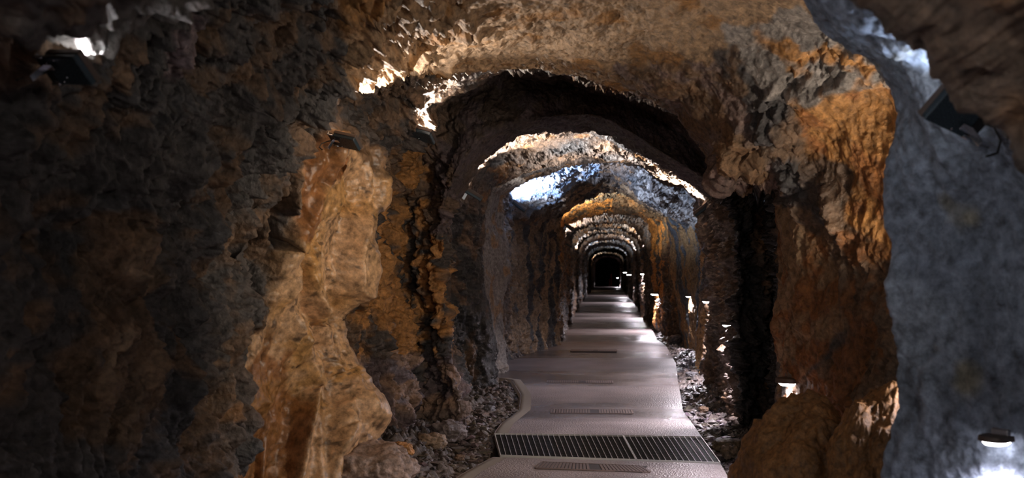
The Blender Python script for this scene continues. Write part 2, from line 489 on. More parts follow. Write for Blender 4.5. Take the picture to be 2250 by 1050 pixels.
# chips differ from each other
col = col * (0.45 + .45 * c1 + .7 * c2 * rough + .35 * s2 + .25 * c3 * rough)[:, None]
col = np.clip(col * 1.0, .008, .8)

# ------------------------------------------------------------------ materials
def mat(name):
    m = bpy.data.materials.new(name)
    m.use_nodes = True
    return m, m.node_tree.nodes, m.node_tree.links, m.node_tree.nodes['Principled BSDF']


def simple(name, color, rough=.5, metal=0.0, emit=0, ecol=None):
    m, n, l, b = mat(name)
    b.inputs['Base Color'].default_value = (*color, 1)
    b.inputs['Roughness'].default_value = rough
    b.inputs['Metallic'].default_value = metal
    if emit:
        b.inputs['Emission Color'].default_value = (*(ecol or color), 1)
        b.inputs['Emission Strength'].default_value = emit
    else:
        nz = n.new('ShaderNodeTexNoise')
        nz.inputs['Scale'].default_value = 40
        nz.inputs['Detail'].default_value = 4
        mr = n.new('ShaderNodeMapRange')
        mr.inputs['To Min'].default_value = max(.03, rough - .12)
        mr.inputs['To Max'].default_value = min(1, rough + .15)
        l.new(nz.outputs['Fac'], mr.inputs['Value'])
        l.new(mr.outputs['Result'], b.inputs['Roughness'])
    return m


def rock_material(name, scale=1.0, bump_d=.018):
    m, n, l, b = mat(name)
    a = n.new('ShaderNodeAttribute')
    a.attribute_name = 'rock'
    w = n.new('ShaderNodeAttribute')
    w.attribute_name = 'wet'
    tc = n.new('ShaderNodeTexCoord')
    n1 = n.new('ShaderNodeTexNoise')
    n1.inputs['Scale'].default_value = 22 * scale
    n1.inputs['Detail'].default_value = 9
    n1.inputs['Roughness'].default_value = .68
    l.new(tc.outputs['Object'], n1.inputs['Vector'])
    n2 = n.new('ShaderNodeTexNoise')
    n2.inputs['Scale'].default_value = 6 * scale
    n2.inputs['Detail'].default_value = 6
    l.new(tc.outputs['Object'], n2.inputs['Vector'])
    mr = n.new('ShaderNodeMapRange')
    mr.inputs['From Min'].default_value = .3
    mr.inputs['From Max'].default_value = .7
    mr.inputs['To Min'].default_value = .28
    mr.inputs['To Max'].default_value = 1.8
    l.new(n1.outputs['Fac'], mr.inputs['Value'])
    mx = n.new('ShaderNodeVectorMath')
    mx.operation = 'SCALE'
    l.new(a.outputs['Color'], mx.inputs[0])
    l.new(mr.outputs['Result'], mx.inputs['Scale'])
    l.new(mx.outputs['Vector'], b.inputs['Base Color'])
    # roughness: wet rock shines
    ro = n.new('ShaderNodeMapRange')
    ro.inputs['To Min'].default_value = .78
    ro.inputs['To Max'].default_value = .26
    ad = n.new('ShaderNodeMath')
    ad.operation = 'MULTIPLY_ADD'
    l.new(n2.outputs['Fac'], ad.inputs[0])
    ad.inputs[1].default_value = .8
    ad.inputs[2].default_value = -.4
    ad2 = n.new('ShaderNodeMath')
    ad2.operation = 'ADD'
    l.new(ad.outputs[0], ad2.inputs[0])
    l.new(w.outputs['Fac'], ad2.inputs[1])
    l.new(ad2.outputs[0], ro.inputs['Value'])
    l.new(ro.outputs['Result'], b.inputs['Roughness'])
    v = n.new('ShaderNodeTexVoronoi')
    v.inputs['Scale'].default_value = 34 * scale
    l.new(n1.outputs['Color'], v.inputs['Vector'])
    mp = n.new('ShaderNodeVectorMath')
    mp.operation = 'MULTIPLY_ADD'
    mp.inputs[1].default_value = (.12, .12, .12)
    l.new(n2.outputs['Color'], mp.inputs[0])
    l.new(tc.outputs['Object'], mp.inputs[2])
    l.new(mp.outputs['Vector'], v.inputs['Vector'])
    sm = n.new('ShaderNodeMath')
    sm.operation = 'MULTIPLY_ADD'
    l.new(v.outputs['Distance'], sm.inputs[0])
    sm.inputs[1].default_value = .45
    l.new(n1.outputs['Fac'], sm.inputs[2])
    bp = n.new('ShaderNodeBump')
    bp.inputs['Strength'].default_value = .9
    bp.inputs['Distance'].default_value = bump_d
    po = n.new('ShaderNodeAttribute')      # water-worn rock is smoother
    po.attribute_name = 'polish'
    ps = n.new('ShaderNodeMapRange')
    ps.inputs['To Min'].default_value = .9
    ps.inputs['To Max'].default_value = .22
    l.new(po.outputs['Fac'], ps.inputs['Value'])
    l.new(ps.outputs['Result'], bp.inputs['Strength'])
    l.new(sm.outputs[0], bp.inputs['Height'])
    l.new(bp.outputs['Normal'], b.inputs['Normal'])
    return m


M_ROCK = rock_material('tunnel_rock')
M_STONE = rock_material('loose_stone', 1.6, .006)


def tag(o, label=None, cat=None, group=None, kind=None):
    if label:
        o['label'] = label
    if cat:
        o['category'] = cat
    if group:
        o['group'] = group
    if kind:
        o['kind'] = kind
    return o


def np_mesh(name, verts, faces, material, colr=None, wetv=None, smooth=True, parent=None, polish=None):
    me = bpy.data.meshes.new(name)
    me.vertices.add(len(verts))
    me.vertices.foreach_set('co', np.ascontiguousarray(verts, np.float32).ravel())
    nf = len(faces)
    k = faces.shape[1]
    me.loops.add(nf * k)
    me.loops.foreach_set('vertex_index', np.ascontiguousarray(faces, np.int32).ravel())
    me.polygons.add(nf)
    me.polygons.foreach_set('loop_start', np.arange(0, nf * k, k, dtype=np.int32))
    me.polygons.foreach_set('use_smooth', np.full(nf, smooth))
    me.update(calc_edges=True)
    if colr is not None:
        a = me.attributes.new('rock', 'FLOAT_COLOR', 'POINT')
        cc = np.ones((len(verts), 4), np.float32)
        cc[:, :3] = colr
        a.data.foreach_set('color', cc.ravel())
        a = me.attributes.new('wet', 'FLOAT', 'POINT')
        a.data.foreach_set('value', np.ascontiguousarray(wetv, np.float32))
    if polish is not None:
        a = me.attributes.new('polish', 'FLOAT', 'POINT')
        a.data.foreach_set('value', np.ascontiguousarray(polish, np.float32))
    me.materials.append(material)
    o = bpy.data.objects.new(name, me)
    C.objects.link(o)
    if parent:
        o.parent = parent
    return o


# ------------------------------------------------------------------ split the tube into walls, ceiling, rib and pillar
idx = np.arange(NR * NT).reshape(NR, NT)
quads = np.stack([idx[:-1, :-1], idx[1:, :-1], idx[1:, 1:], idx[:-1, 1:]], -1).reshape(-1, 4)
W = q.copy()
W[:, 2] += H
qc = W[quads[:, 0]]
low = qc[:, 2] < -.25
fa = ang[quads[:, 0]]
f_gold = g2[quads[:, 0]] > .5
f_pil = m_pillar[quads[:, 0]] & ~f_gold
wobb = 5 * vnoise(qc * 2.5, 201)
f_left = (fa + wobb > 140) & ~f_gold & ~f_pil
f_right = (fa + wobb < 42) & ~f_gold & ~f_pil
f_ceil = ~(f_gold | f_pil | f_left | f_right)


def carve(name, fm, **kw):
    f = quads[fm & ~low]
    u, inv = np.unique(f.ravel(), return_inverse=True)
    return np_mesh(name, W[u], inv.reshape(-1, 4), M_ROCK, col[u], wet[u], polish=g2[u], **kw)


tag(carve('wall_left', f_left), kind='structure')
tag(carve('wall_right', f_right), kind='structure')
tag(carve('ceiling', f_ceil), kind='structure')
tag(carve('rock_rib', f_gold), 'golden brown wet rib of rock bulging from the dark left wall', 'rock')
tag(carve('rock_pillar', f_pil), 'blue grey rock pillar and arch at the near right edge', 'rock')

# a coarse copy only for finding where things touch the rock
cs = 3
Gi = W.reshape(NR, NT, 3)[::cs, ::cs]
a_, b_ = Gi.shape[:2]
ii = np.arange(a_ * b_).reshape(a_, b_)
fq = np.stack([ii[:-1, :-1], ii[1:, :-1], ii[1:, 1:], ii[:-1, 1:]], -1).reshape(-1, 4)
bvh = BVHTree.FromPolygons([tuple(v) for v in Gi.reshape(-1, 3).tolist()], fq.tolist())
EYE = Vector((0, 0, H))


def hit(x, y):
    dr = (P(x, y, 1.0) - EYE).normalized()
    r = bvh.ray_cast(EYE, dr)
    return r[0], r[1]


def nearest_wall(pt, direction):
    r = bvh.ray_cast(Vector(pt), Vector(direction).normalized())
    return r[0]




# ------------------------------------------------------------------ small mesh helpers
def make_obj(name, bm, material, parent=None, bevel=0.0, smooth=False):
    me = bpy.data.meshes.new(name)
    bm.normal_update()
    bm.to_mesh(me)
    bm.free()
    me.materials.append(material)
    if smooth:
        for f in me.polygons:
            f.use_smooth = True
    o = bpy.data.objects.new(name, me)
    C.objects.link(o)
    if parent:
        o.parent = parent
    if bevel:
        b = o.modifiers.new('bevel', 'BEVEL')
        b.width = bevel
        b.segments = 2
        b.limit_method = 'ANGLE'
    return o


def box(bm, cx, cy, cz, sx, sy, sz, rot=None):
    m = Matrix.Translation((cx, cy, cz))
    if rot is not None:
        m = m @ rot
    m = m @ Matrix.Diagonal((sx, sy, sz, 1))
    bmesh.ops.create_cube(bm, size=1.0, matrix=m)


def rod(bm, pts, r, seg=8):
    pts = [Vector(q) for q in pts]
    loops = []
    for i, q_ in enumerate(pts):
        t_ = (pts[min(i + 1, len(pts) - 1)] - pts[max(i - 1, 0)]).normalized()
        a = t_.orthogonal().normalized() if i == 0 else (a - t_ * a.dot(t_)).normalized()
        b = t_.cross(a)
        loops.append([bm.verts.new(q_ + (a * math.cos(k / seg * 2 * math.pi) + b * math.sin(k / seg * 2 * math.pi)) * r) for k in range(seg)])
    for u, v in zip(loops[:-1], loops[1:]):
        for k in range(seg):
            bm.faces.new((u[k], u[(k + 1) % seg], v[(k + 1) % seg], v[k]))
    bm.faces.new(loops[0][::-1])
    bm.faces.new(loops[-1])


def empty(name, loc, rot=None):
    o = bpy.data.objects.new(name, None)
    C.objects.link(o)
    o.empty_display_size = .05
    if rot is not None:
        o.matrix_world = Matrix.Translation(loc) @ rot.to_4x4()
    else:
        o.location = loc
    return o


M_DARK = simple('dark_blue_paint', (.05, .075, .095), .25, .4)
M_SIDE = simple('brown_casting', (.10, .075, .065), .45, .3)
M_CHROME = simple('polished_steel', (.62, .65, .72), .22, 1.0)
M_STEEL = simple('brushed_steel', (.40, .38, .40), .38, .9)
M_BLACK = simple('black_rubber', (.012, .012, .013), .5)
M_GALV = simple('galvanised_steel', (.62, .60, .56), .5, .35)
M_GLOW = simple('lamp_glass', (1, .96, 1), .3, 0, 18, (1, .95, 1))
M_GLOWF = simple('flood_glass', (1, 1, 1), .3, 0, 10, (1, .98, .95))
M_RED = simple('red_paint', (.55, .03, .05), .5)

# ------------------------------------------------------------------ ground
def floor_pt(x, y):
    dd = H * F / (y - VY)
    return (x - VX) / F * dd, dd


eL = [(-.95, -4), (-.95, 5.5)] + [floor_pt(*q_) for q_ in [(1000, 1050), (1085, 1003), (1087, 950), (1102, 930), (1140, 900), (1144, 870), (1124, 833)]] + \
     [(-1.42, 12.3), (-1.50, 14.2)] + [floor_pt(*q_) for q_ in [(1165, 775), (1200, 760), (1225, 742), (1222, 722), (1232, 700), (1250, 688), (1255, 670), (1270, 655), (1300, 630)]] + [(-1.3, 92)]
eR = [(.80, -4), (.80, 5.5)] + [floor_pt(*q_) for q_ in [(1600, 1050), (1583, 1020), (1545, 965), (1500, 900), (1492, 850), (1485, 800), (1470, 770), (1445, 745), (1425, 715), (1418, 690), (1390, 665), (1358, 630)]] + [(.85, 92)]


def edges(y):
    return (np.interp(y, [q_[1] for q_ in eL], [q_[0] for q_ in eL]), np.interp(y, [q_[1] for q_ in eR], [q_[0] for q_ in eR]))


def sheet(name, xs, ys, zfun, material, colf=None, parent=None, thick=0):
    """xs: array (ny, nx), ys: (ny,)"""
    ny, nx = xs.shape
    Y = np.repeat(ys[:, None], nx, 1) if ys.ndim == 1 else ys
    v = np.stack([xs.ravel(), Y.ravel(), np.zeros(ny * nx)], -1)
    v[:, 2] = zfun(v)
    k = np.arange(ny * nx).reshape(ny, nx)
    fq_ = np.stack([k[:-1, :-1], k[:-1, 1:], k[1:, 1:], k[1:, :-1]], -1).reshape(-1, 4)
    cc = wv = None
    if colf:
        cc, wv = colf(v)
    return np_mesh(name, v, fq_, material, cc, wv, parent=parent)


def gz(v):
    l, r = edges(v[:, 1])
    out = np.maximum(l - v[:, 0], v[:, 0] - r)
    o_ = np.clip(out / .12, 0, 1)
    p_ = np.stack([v[:, 0], v[:, 1], v[:, 2] * 0], -1).astype(np.float32)
    h, _ = facets(p_ * 22, 301, 1.3)
    h2, _ = facets(p_ * 8, 311, 1.2)
    z = -.045 + o_ * (.03 + .035 * h + .04 * h2 + .06 * fbm(p_ * 2, 321, 2) + .10 * np.clip((out - .25) / .5, 0, 1))
    pit = (v[:, 1] > 6.82) & (v[:, 1] < 7.90) & (v[:, 0] > -.86) & (v[:, 0] < .74)
    return np.where(pit, -.30, z)


def gcol(v):
    p_ = v.astype(np.float32)
    n_ = np.clip(.5 + .6 * fbm(p_ * 5, 331, 3), 0, 1)[:, None]
    c_ = np.array([.05, .045, .045]) * (1 - n_) + np.array([.13, .10, .085]) * n_
    _, cr = facets(p_ * np.array([22, 22, 5], np.float32), 301, 1.3)
    w_ = np.where(v[:, 0] > .3, .95, .45) * np.ones(len(v))
    return c_ * (.6 + .8 * cr)[:, None], w_


ys = np.concatenate([np.linspace(-4, 4, 60, endpoint=False), np.linspace(4, 12, 700, endpoint=False), np.linspace(12, 24, 500, endpoint=False), np.geomspace(24, 92, 300)])
xs = np.repeat(np.linspace(-2.3, 2.3, 420)[None, :], len(ys), 0)
fl = sheet('floor', xs, ys, gz, M_ROCK, gcol)
tag(fl, kind='structure')

# walkway material: gritty wet composite sheets
M_PATH, n, l, b = mat('wet_gritty_walkway')
tc = n.new('ShaderNodeTexCoord')
at = n.new('ShaderNodeAttribute')
at.attribute_name = 'rock'
aw = n.new('ShaderNodeAttribute')
aw.attribute_name = 'wet'  # on the deck this holds the painted light and dark stripes
dk = n.new('ShaderNodeMapRange')   # paints the light and dark lamplight stripes into the deck colour
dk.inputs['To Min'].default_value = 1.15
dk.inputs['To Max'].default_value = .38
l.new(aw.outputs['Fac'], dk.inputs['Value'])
sc_ = n.new('ShaderNodeVectorMath')
sc_.operation = 'SCALE'
l.new(at.outputs['Color'], sc_.inputs[0])
l.new(dk.outputs['Result'], sc_.inputs['Scale'])
l.new(sc_.outputs['Vector'], b.inputs['Base Color'])
rr = n.new('ShaderNodeMapRange')
rr.inputs['To Min'].default_value = .42
rr.inputs['To Max'].default_value = .2
l.new(aw.outputs['Fac'], rr.inputs['Value'])
l.new(rr.outputs['Result'], b.inputs['Roughness'])
grit = n.new('ShaderNodeTexVoronoi')
grit.inputs['Scale'].default_value = 75
l.new(tc.outputs['Object'], grit.inputs['Vector'])
bp = n.new('ShaderNodeBump')
bp.inputs['Strength'].default_value = .8
bp.inputs['Distance'].default_value = .006
l.new(grit.outputs['Distance'], bp.inputs['Height'])
l.new(bp.outputs['Normal'], b.inputs['Normal'])
M_EDGE = simple('pale_concrete_edging', (.30, .26, .215), .7)


BRIGHT_BANDS = [-4, -1.5, 1, 3.2, 5, 6.6, 8.15, 10.3, 14.0, 17.4, 21.3, 27.0, 30.2, 34.5, 39.5, 47.0, 55, 65, 76, 88]  # depths of the bright floor stripes


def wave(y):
    """1 on the bright light stripes shaped and painted into the walkway, -1 on the dark ones"""
    ks = np.array(BRIGHT_BANDS, float)
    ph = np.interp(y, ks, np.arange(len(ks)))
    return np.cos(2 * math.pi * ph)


def pz(v):
    y = v[:, 1]
    return .002 + (.004 + .016 * np.clip((y - 8) / 10, 0, 1)) * wave(y + .06 * np.sin(v[:, 0] * 2)) + .002 * np.sin(v[:, 0] * 3 + y)


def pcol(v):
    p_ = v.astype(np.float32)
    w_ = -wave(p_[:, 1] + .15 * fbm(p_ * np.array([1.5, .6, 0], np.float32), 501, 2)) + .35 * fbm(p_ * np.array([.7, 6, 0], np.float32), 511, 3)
    w_ = np.clip(.45 + .6 * w_, 0, 1)  # stripes of lamp glare on the floor, painted through the wetness value
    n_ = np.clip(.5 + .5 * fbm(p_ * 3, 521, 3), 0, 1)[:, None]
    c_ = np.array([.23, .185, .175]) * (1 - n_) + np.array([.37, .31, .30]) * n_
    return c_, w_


def path_part(name, y0, y1, n_, parent, kind='mid', fn=None):
    ys_ = np.linspace(y0, y1, n_)
    l_, r_ = edges(ys_)
    if kind == 'mid':
        t_ = np.linspace(0, 1, 40)
        xs_ = l_[:, None] * (1 - t_) + r_[:, None] * t_
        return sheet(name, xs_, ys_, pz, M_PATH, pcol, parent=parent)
    t_ = np.linspace(0, 1, 5)
    xs_ = (l_[:, None] - .02) + .13 * t_
    return sheet(name, xs_, ys_, lambda v: pz(v) + .003 - .03 * (v[:, 0] < np.interp(v[:, 1], ys_, l_) - .015), M_EDGE, parent=parent)


w1 = empty('walkway', (0, 0, 0))
tag(w1, 'wet gritty mauve walkway sheet in front of the steel drain grate', 'walkway')
# the grate lies askew, so the sheets end on slanting lines
gBL, gBR, gFR, gFL = [floor_pt(*q_) for q_ in [(1087, 955), (1540, 962), (1582, 1019), (1100, 1003)]]


def skew_sheet(name, y0, yedge_l, yedge_r, parent, far=False):
    nA = 120
    t_ = np.linspace(0, 1, 40)
    Y, X = np.zeros((nA, 40)), np.zeros((nA, 40))
    for i, s in enumerate(np.linspace(0, 1, nA)):
        yy = (yedge_l * (1 - t_) + yedge_r * t_) * (s if not far else 1 - s) + y0 * ((1 - s) if not far else s)
        l_, r_ = edges(yy)
        X[i], Y[i] = l_ * (1 - t_) + r_ * t_, yy
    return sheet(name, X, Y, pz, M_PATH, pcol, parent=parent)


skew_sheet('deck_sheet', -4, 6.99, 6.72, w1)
path_part('edge_strip', -4, 6.95, 60, w1, 'edge')
w2 = empty('walkway', (0, 8, 0))
tag(w2, 'long wet gritty walkway leading away behind the grate down the tunnel', 'walkway')
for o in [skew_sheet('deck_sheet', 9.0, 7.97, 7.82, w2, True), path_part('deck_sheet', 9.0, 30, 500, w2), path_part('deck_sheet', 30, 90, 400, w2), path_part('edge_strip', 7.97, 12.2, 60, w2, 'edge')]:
    o.location = (0, -8, 0)


# ------------------------------------------------------------------ drain grate: two panels
def grate_pt(u, v):
    f_ = Vector((gFL[0] * (1 - u) + gFR[0] * u, gFL[1] * (1 - u) + gFR[1] * u, 0))
    b_ = Vector((gBL[0] * (1 - u) + gBR[0] * u, gBL[1] * (1 - u) + gBR[1] * u, 0))
    return f_ * (1 - v) + b_ * v


def bar(bm, a, b, w, z0, z1):
    dv = (b - a)
    s = Vector((-dv.y, dv.x, 0)).normalized() * w / 2
    vs = [bm.verts.new((q_ + k * s) + Vector((0, 0, z))) for z in (z0, z1) for q_, k in ((a, -1), (a, 1), (b, 1), (b, -1))]
    for f in ((3, 2, 1, 0), (4, 5, 6, 7), (0, 1, 5, 4), (1, 2, 6, 5), (2, 3, 7, 6), (3, 0, 4, 7)):
        bm.faces.new([vs[k] for k in f])


M_GDARK = simple('dark_wet_steel', (.06, .055, .05), .4, .8)
for u0, u1, nb, lab in ((0.0, .625, 24, 'wider left panel of galvanised drain grate across the walkway'), (.63, 1.0, 14, 'narrower right panel of galvanised drain grate across the walkway')):
    c = (grate_pt(u0, 0) + grate_pt(u1, 1)) / 2
    g = empty('drain_grate', (0, 0, 0))
    tag(g, lab, 'grate', 'drain grate panels')
    bm = bmesh.new()
    for k in range(nb + 1):
        u = u0 + (u1 - u0) * k / nb
        bar(bm, grate_pt(u, 0), grate_pt(u, 1), .0035, .004, .012)
    make_obj('cross_bars', bm, M_GALV, g)
    bm = bmesh.new()
    for k in range(1, 28):
        v = k / 28
        bar(bm, grate_pt(u0, v), grate_pt(u1, v), .004, -.024, .006)
    make_obj('bearing_bars', bm, M_GDARK, g)
    bm = bmesh.new()
    for a_, b_ in ((grate_pt(u0, 0), grate_pt(u1, 0)), (grate_pt(u0, 1), grate_pt(u1, 1)), (grate_pt(u0, 0), grate_pt(u0, 1)), (grate_pt(u1, 0), grate_pt(u1, 1))):
        bar(bm, a_, b_, .007, -.03, .013)
    make_obj('frame', bm, M_GALV, g)

# ------------------------------------------------------------------ slotted strips let into the walkway
for (xl, xr, yb, yf, sk, lab) in ((1192, 1405, 1018, 1032, 30, 'brown slotted strip in the walkway in front of the grate'),
                                  (1213, 1387, 899, 908, 4, 'brown slotted strip in the walkway just behind the grate'),
                                  (1203, 1345, 835, 840.5, 2, 'dark slotted strip in the walkway, second behind the grate'),
                                  (1255, 1355, 768.5, 772.5, 1, 'faint slotted strip in the walkway, third behind the grate')):
    bl, br, fr, flp = floor_pt(xl, yb), floor_pt(xr, yb + sk * .3), floor_pt(xr + sk * .8, yf + sk * .3), floor_pt(xl - sk * .5, yf)
    def sp(u, v):
        f_ = Vector((flp[0] * (1 - u) + fr[0] * u, flp[1] * (1 - u) + fr[1] * u, 0))
        b_ = Vector((bl[0] * (1 - u) + br[0] * u, bl[1] * (1 - u) + br[1] * u, 0))
        return f_ * (1 - v) + b_ * v
    zb = float(pz(np.array([[0, bl[1], 0]]))[0])
    g = empty('slotted_strip', (0, 0, zb))
    tag(g, lab, 'floor strip', 'slotted strips in the walkway')
    bm = bmesh.new()
    bar(bm, (sp(0, 0) + sp(0, 1)) / 2, (sp(1, 0) + sp(1, 1)) / 2, (sp(0, 0) - sp(0, 1)).length * .95, -.006, .005)
    make_obj('tray', bm, simple('dark_slot', (.035, .025, .022), .6), g)
    bm = bmesh.new()
    for k in range(31):
        if 14 < k < 18:
            continue
        u = k / 30
        bar(bm, sp(u, .06), sp(min(1, u), .94), .016, .002, .008)
    for k in range(2):
        bar(bm, sp(0, k), sp(1, k), .008, .002, .008)
    make_obj('slats', bm, simple('mauve_slats', (.15, .105, .09), .6), g)


# ------------------------------------------------------------------ stones
def stone_mesh(name, seed, size, base, sub=4, wet_=.4, tall=(1, 1, 1), chunk=1.0, fine=1.0, square=.4):
    bm = bmesh.new()
    bmesh.ops.create_icosphere(bm, subdivisions=sub, radius=1)
    v = np.array([w_.co[:] for w_ in bm.verts], np.float32)
    f_ = np.array([[w_.index for w_ in fc.verts] for fc in bm.faces], np.int32)
    bm.free()
    o_ = np.array([seed * 3.7, seed * 1.3, seed * 2.1], np.float32)
    h, cr = facets(v * 1.15 + o_, 401, 1.6)
    h2, _ = facets(v * 3.2 + o_, 411, 1.4)
    h3, _ = facets(v * 9 + o_, 413, 1.4)
    sq = np.abs(v).max(1)
    v2 = v * (1 / sq ** square)[:, None]
    v2 = v2 * (1 + chunk * (.30 * h + .12 * h2) + fine * .03 * h3 + .05 * fbm(v * 2 + o_, 421, 3))[:, None]
    v2 = v2 * np.array(tall) * np.array(size)
    n_ = np.clip(.5 + .6 * fbm(v * 3 + o_, 431, 3), 0, 1)[:, None]
    c_ = np.array(base) * (.75 + .5 * n_) * (.8 + .4 * cr)[:, None]
    return np_mesh(name, v2, f_, M_STONE, c_, np.full(len(v2), wet_), smooth=sub > 4)


def stone(x, y, z, size, seed, base, label, cat='stone', rot=0, name='loose_stone', group=None, **kw):
    o = stone_mesh(name, seed, size, base, **kw)
    o.location = (x, y, z)
    o.rotation_euler = (0, 0, rot)
    tag(o, label, cat, group)
    return o


def on_floor(px_, py_):
    return floor_pt(px_, py_)


UMB, RST, GRY, TN = (.13, .08, .05), (.20, .10, .045), (.09, .085, .09), (.22, .15, .10)
x, y = on_floor(1740, 1180)
stone(1.00, 4.95, .13, (.36, .42, .50), 3, (.17, .085, .032), 'big brown boulder at the foot of the right wall under the square lamp', 'boulder', name='boulder', sub=7, chunk=.5, rot=.4, wet_=.35, square=.12)
stone(1.24, 4.5, .33, (.22, .34, .44), 11, (.19, .095, .034), 'rounded brown boulder touching the near blue grey pillar', 'boulder', name='boulder', sub=7, chunk=.45, rot=-.5, wet_=.35, square=.1)
stone(1.06, 3.75, .13, (.085, .12, .12), 17, (.36, .28, .22), 'pale lit stone between the brown boulder and the near pillar', name='loose_stone', sub=6, chunk=.7)
x, y = on_floor(800, 1075)
stone(x + .02, y, .10, (.26, .24, .17), 5, (.22, .15, .115), 'large flat pinkish boulder at the foot of the golden rib', 'boulder', name='boulder', sub=6, chunk=.6, rot=.3)
x, y = on_floor(882, 1008)
stone(x, y, .05, (.085, .07, .06), 9, (.42, .20, .07), 'small orange stone at the foot of the broken left wall', sub=6, chunk=.8)
x, y = on_floor(1570, 985)
stone(x + .10, y, .02, (.11, .09, .045), 21, (.13, .10, .06), 'flat wet brown stone beside the right end of the grate', sub=5, chunk=.6)
x, y = on_floor(1604, 1002)
stone(x, y, .035, (.055, .05, .05), 23, (.16, .12, .08), 'small upright brown stone at the right corner of the grate', sub=5, chunk=.8)
x, y = on_floor(1650, 1035)
stone(x, y, .02, (.10, .07, .035), 27, (.30, .27, .27), 'pale wet slab lying between the grate and the brown boulder', sub=5, chunk=.6)
x, y = on_floor(700, 1120)
more = [(948, 985, .10, TN, 'tan block under the broken left wall beside the orange stone'),
        (985, 965, .13, (.14, .11, .105), 'grey brown block at the left wall foot nearest the grate'),
        (920, 1040, .05, GRY, 'small grey stone in the left gravel nearest the camera'),
        (1010, 1010, .035, UMB, 'small brown stone in the gravel left of the walkway edge'),
        (1075, 905, .06, GRY, 'dark stone in the gravel beyond the left end of the grate'),
        (1120, 772, .12, (.20, .15, .12), 'brown stone at the foot of the pale left column'),
        (1160, 765, .10, GRY, 'grey stone beside the far bend of the left walkway edge'),
        (1215, 725, .13, (.20, .16, .13), 'pale stone at the left edge where the walkway narrows far off'),
        (1520, 830, .07, GRY, 'grey wet stone in the right gravel below the twin lamps'),
        (1490, 755, .14, (.17, .15, .16), 'flat wet slab on the right gravel far down the walkway'),
        (1545, 905, .05, UMB, 'small brown stone in the right gravel beneath the starry lamp'),
        (1432, 668, .30, (.30, .24, .20), 'pale boulder at the right wall far down the tunnel')]
for i, (sx_, sy_, s, c_, lab) in enumerate(more):
    x, y = on_floor(sx_, sy_)
    stone(x, y, s * .45, (s, s * .8, s * .62), 31 + i * 2, c_, lab, sub=5, rot=i * 1.1, chunk=.8)


def rubble(name, label, n_, fx, smin, smax, base, wet_):
    bm = bmesh.new()
    bmesh.ops.create_icosphere(bm, subdivisions=1, radius=1)
    tv = np.array([w_.co[:] for w_ in bm.verts], np.float32)
    tf = np.array([[w_.index for w_ in fc.verts] for fc in bm.faces], np.int32)
    bm.free()
    V, Fc_, Cc_ = [], [], []
    for k in range(n_):
        x, y, s = fx(k)
        jit = tv * (1 + .35 * rng.standard_normal((len(tv), 1))).clip(.5, 1.5)
        a = rng.uniform(0, 6.28)
        m_ = np.array([[math.cos(a), -math.sin(a), 0], [math.sin(a), math.cos(a), 0], [0, 0, 1]])
        v = (jit * np.array([1, .7, .42]) * s) @ m_.T
        z0 = gz(np.array([[x, y, 0.]]))[0]
        V.append(v + np.array([x, y, max(z0, -.04) + .2 * s]))
        Fc_.append(tf + k * len(tv))
        Cc_.append(np.repeat((np.array(base) * rng.uniform(.5, 1.7) * np.array([1, rng.uniform(.85, 1.05), rng.uniform(.75, 1.1)]))[None], len(tv), 0))
    o = np_mesh(name, np.concatenate(V), np.concatenate(Fc_), M_STONE, np.concatenate(Cc_), np.full(n_ * len(tv), wet_), smooth=False)
    return tag(o, label, 'rubble', kind='stuff')


def fx_left(k):
    y = rng.uniform(5.6, 18) ** 1.0
    if rng.random() < .6:
        y = rng.uniform(5.6, 9.5)
    l_, r_ = edges(y)
    return l_ - .03 - abs(rng.normal(0, .28)), y, rng.choice([.012, .02, .03, .045], p=[.4, .35, .2, .05]) * (1 + .03 * y)


def fx_right(k):
    y = rng.uniform(5.0, 26)
    if rng.random() < .5:
        y = rng.uniform(5.6, 10)
    l_, r_ = edges(y)
    return r_ + .02 + abs(rng.normal(0, .25)), y, rng.choice([.012, .02, .03, .045], p=[.4, .35, .2, .05]) * (1 + .03 * y)


rubble('rubble', 'dark loose rubble and gravel along the left edge of the walkway', 1500, fx_left, .01, .04, (.10, .08, .07), .5)
rubble('rubble', 'wet shining rubble along the right edge of the walkway', 1300, fx_right, .01, .04, (.12, .105, .105), .95)


# ------------------------------------------------------------------ floodlights
def frame_from(zdir, xdir):
    z = Vector(zdir).normalized()
    x = Vector(xdir)
    x = (x - z * x.dot(z)).normalized()
    y = z.cross(x)
    return Matrix((x, y, z)).transposed()


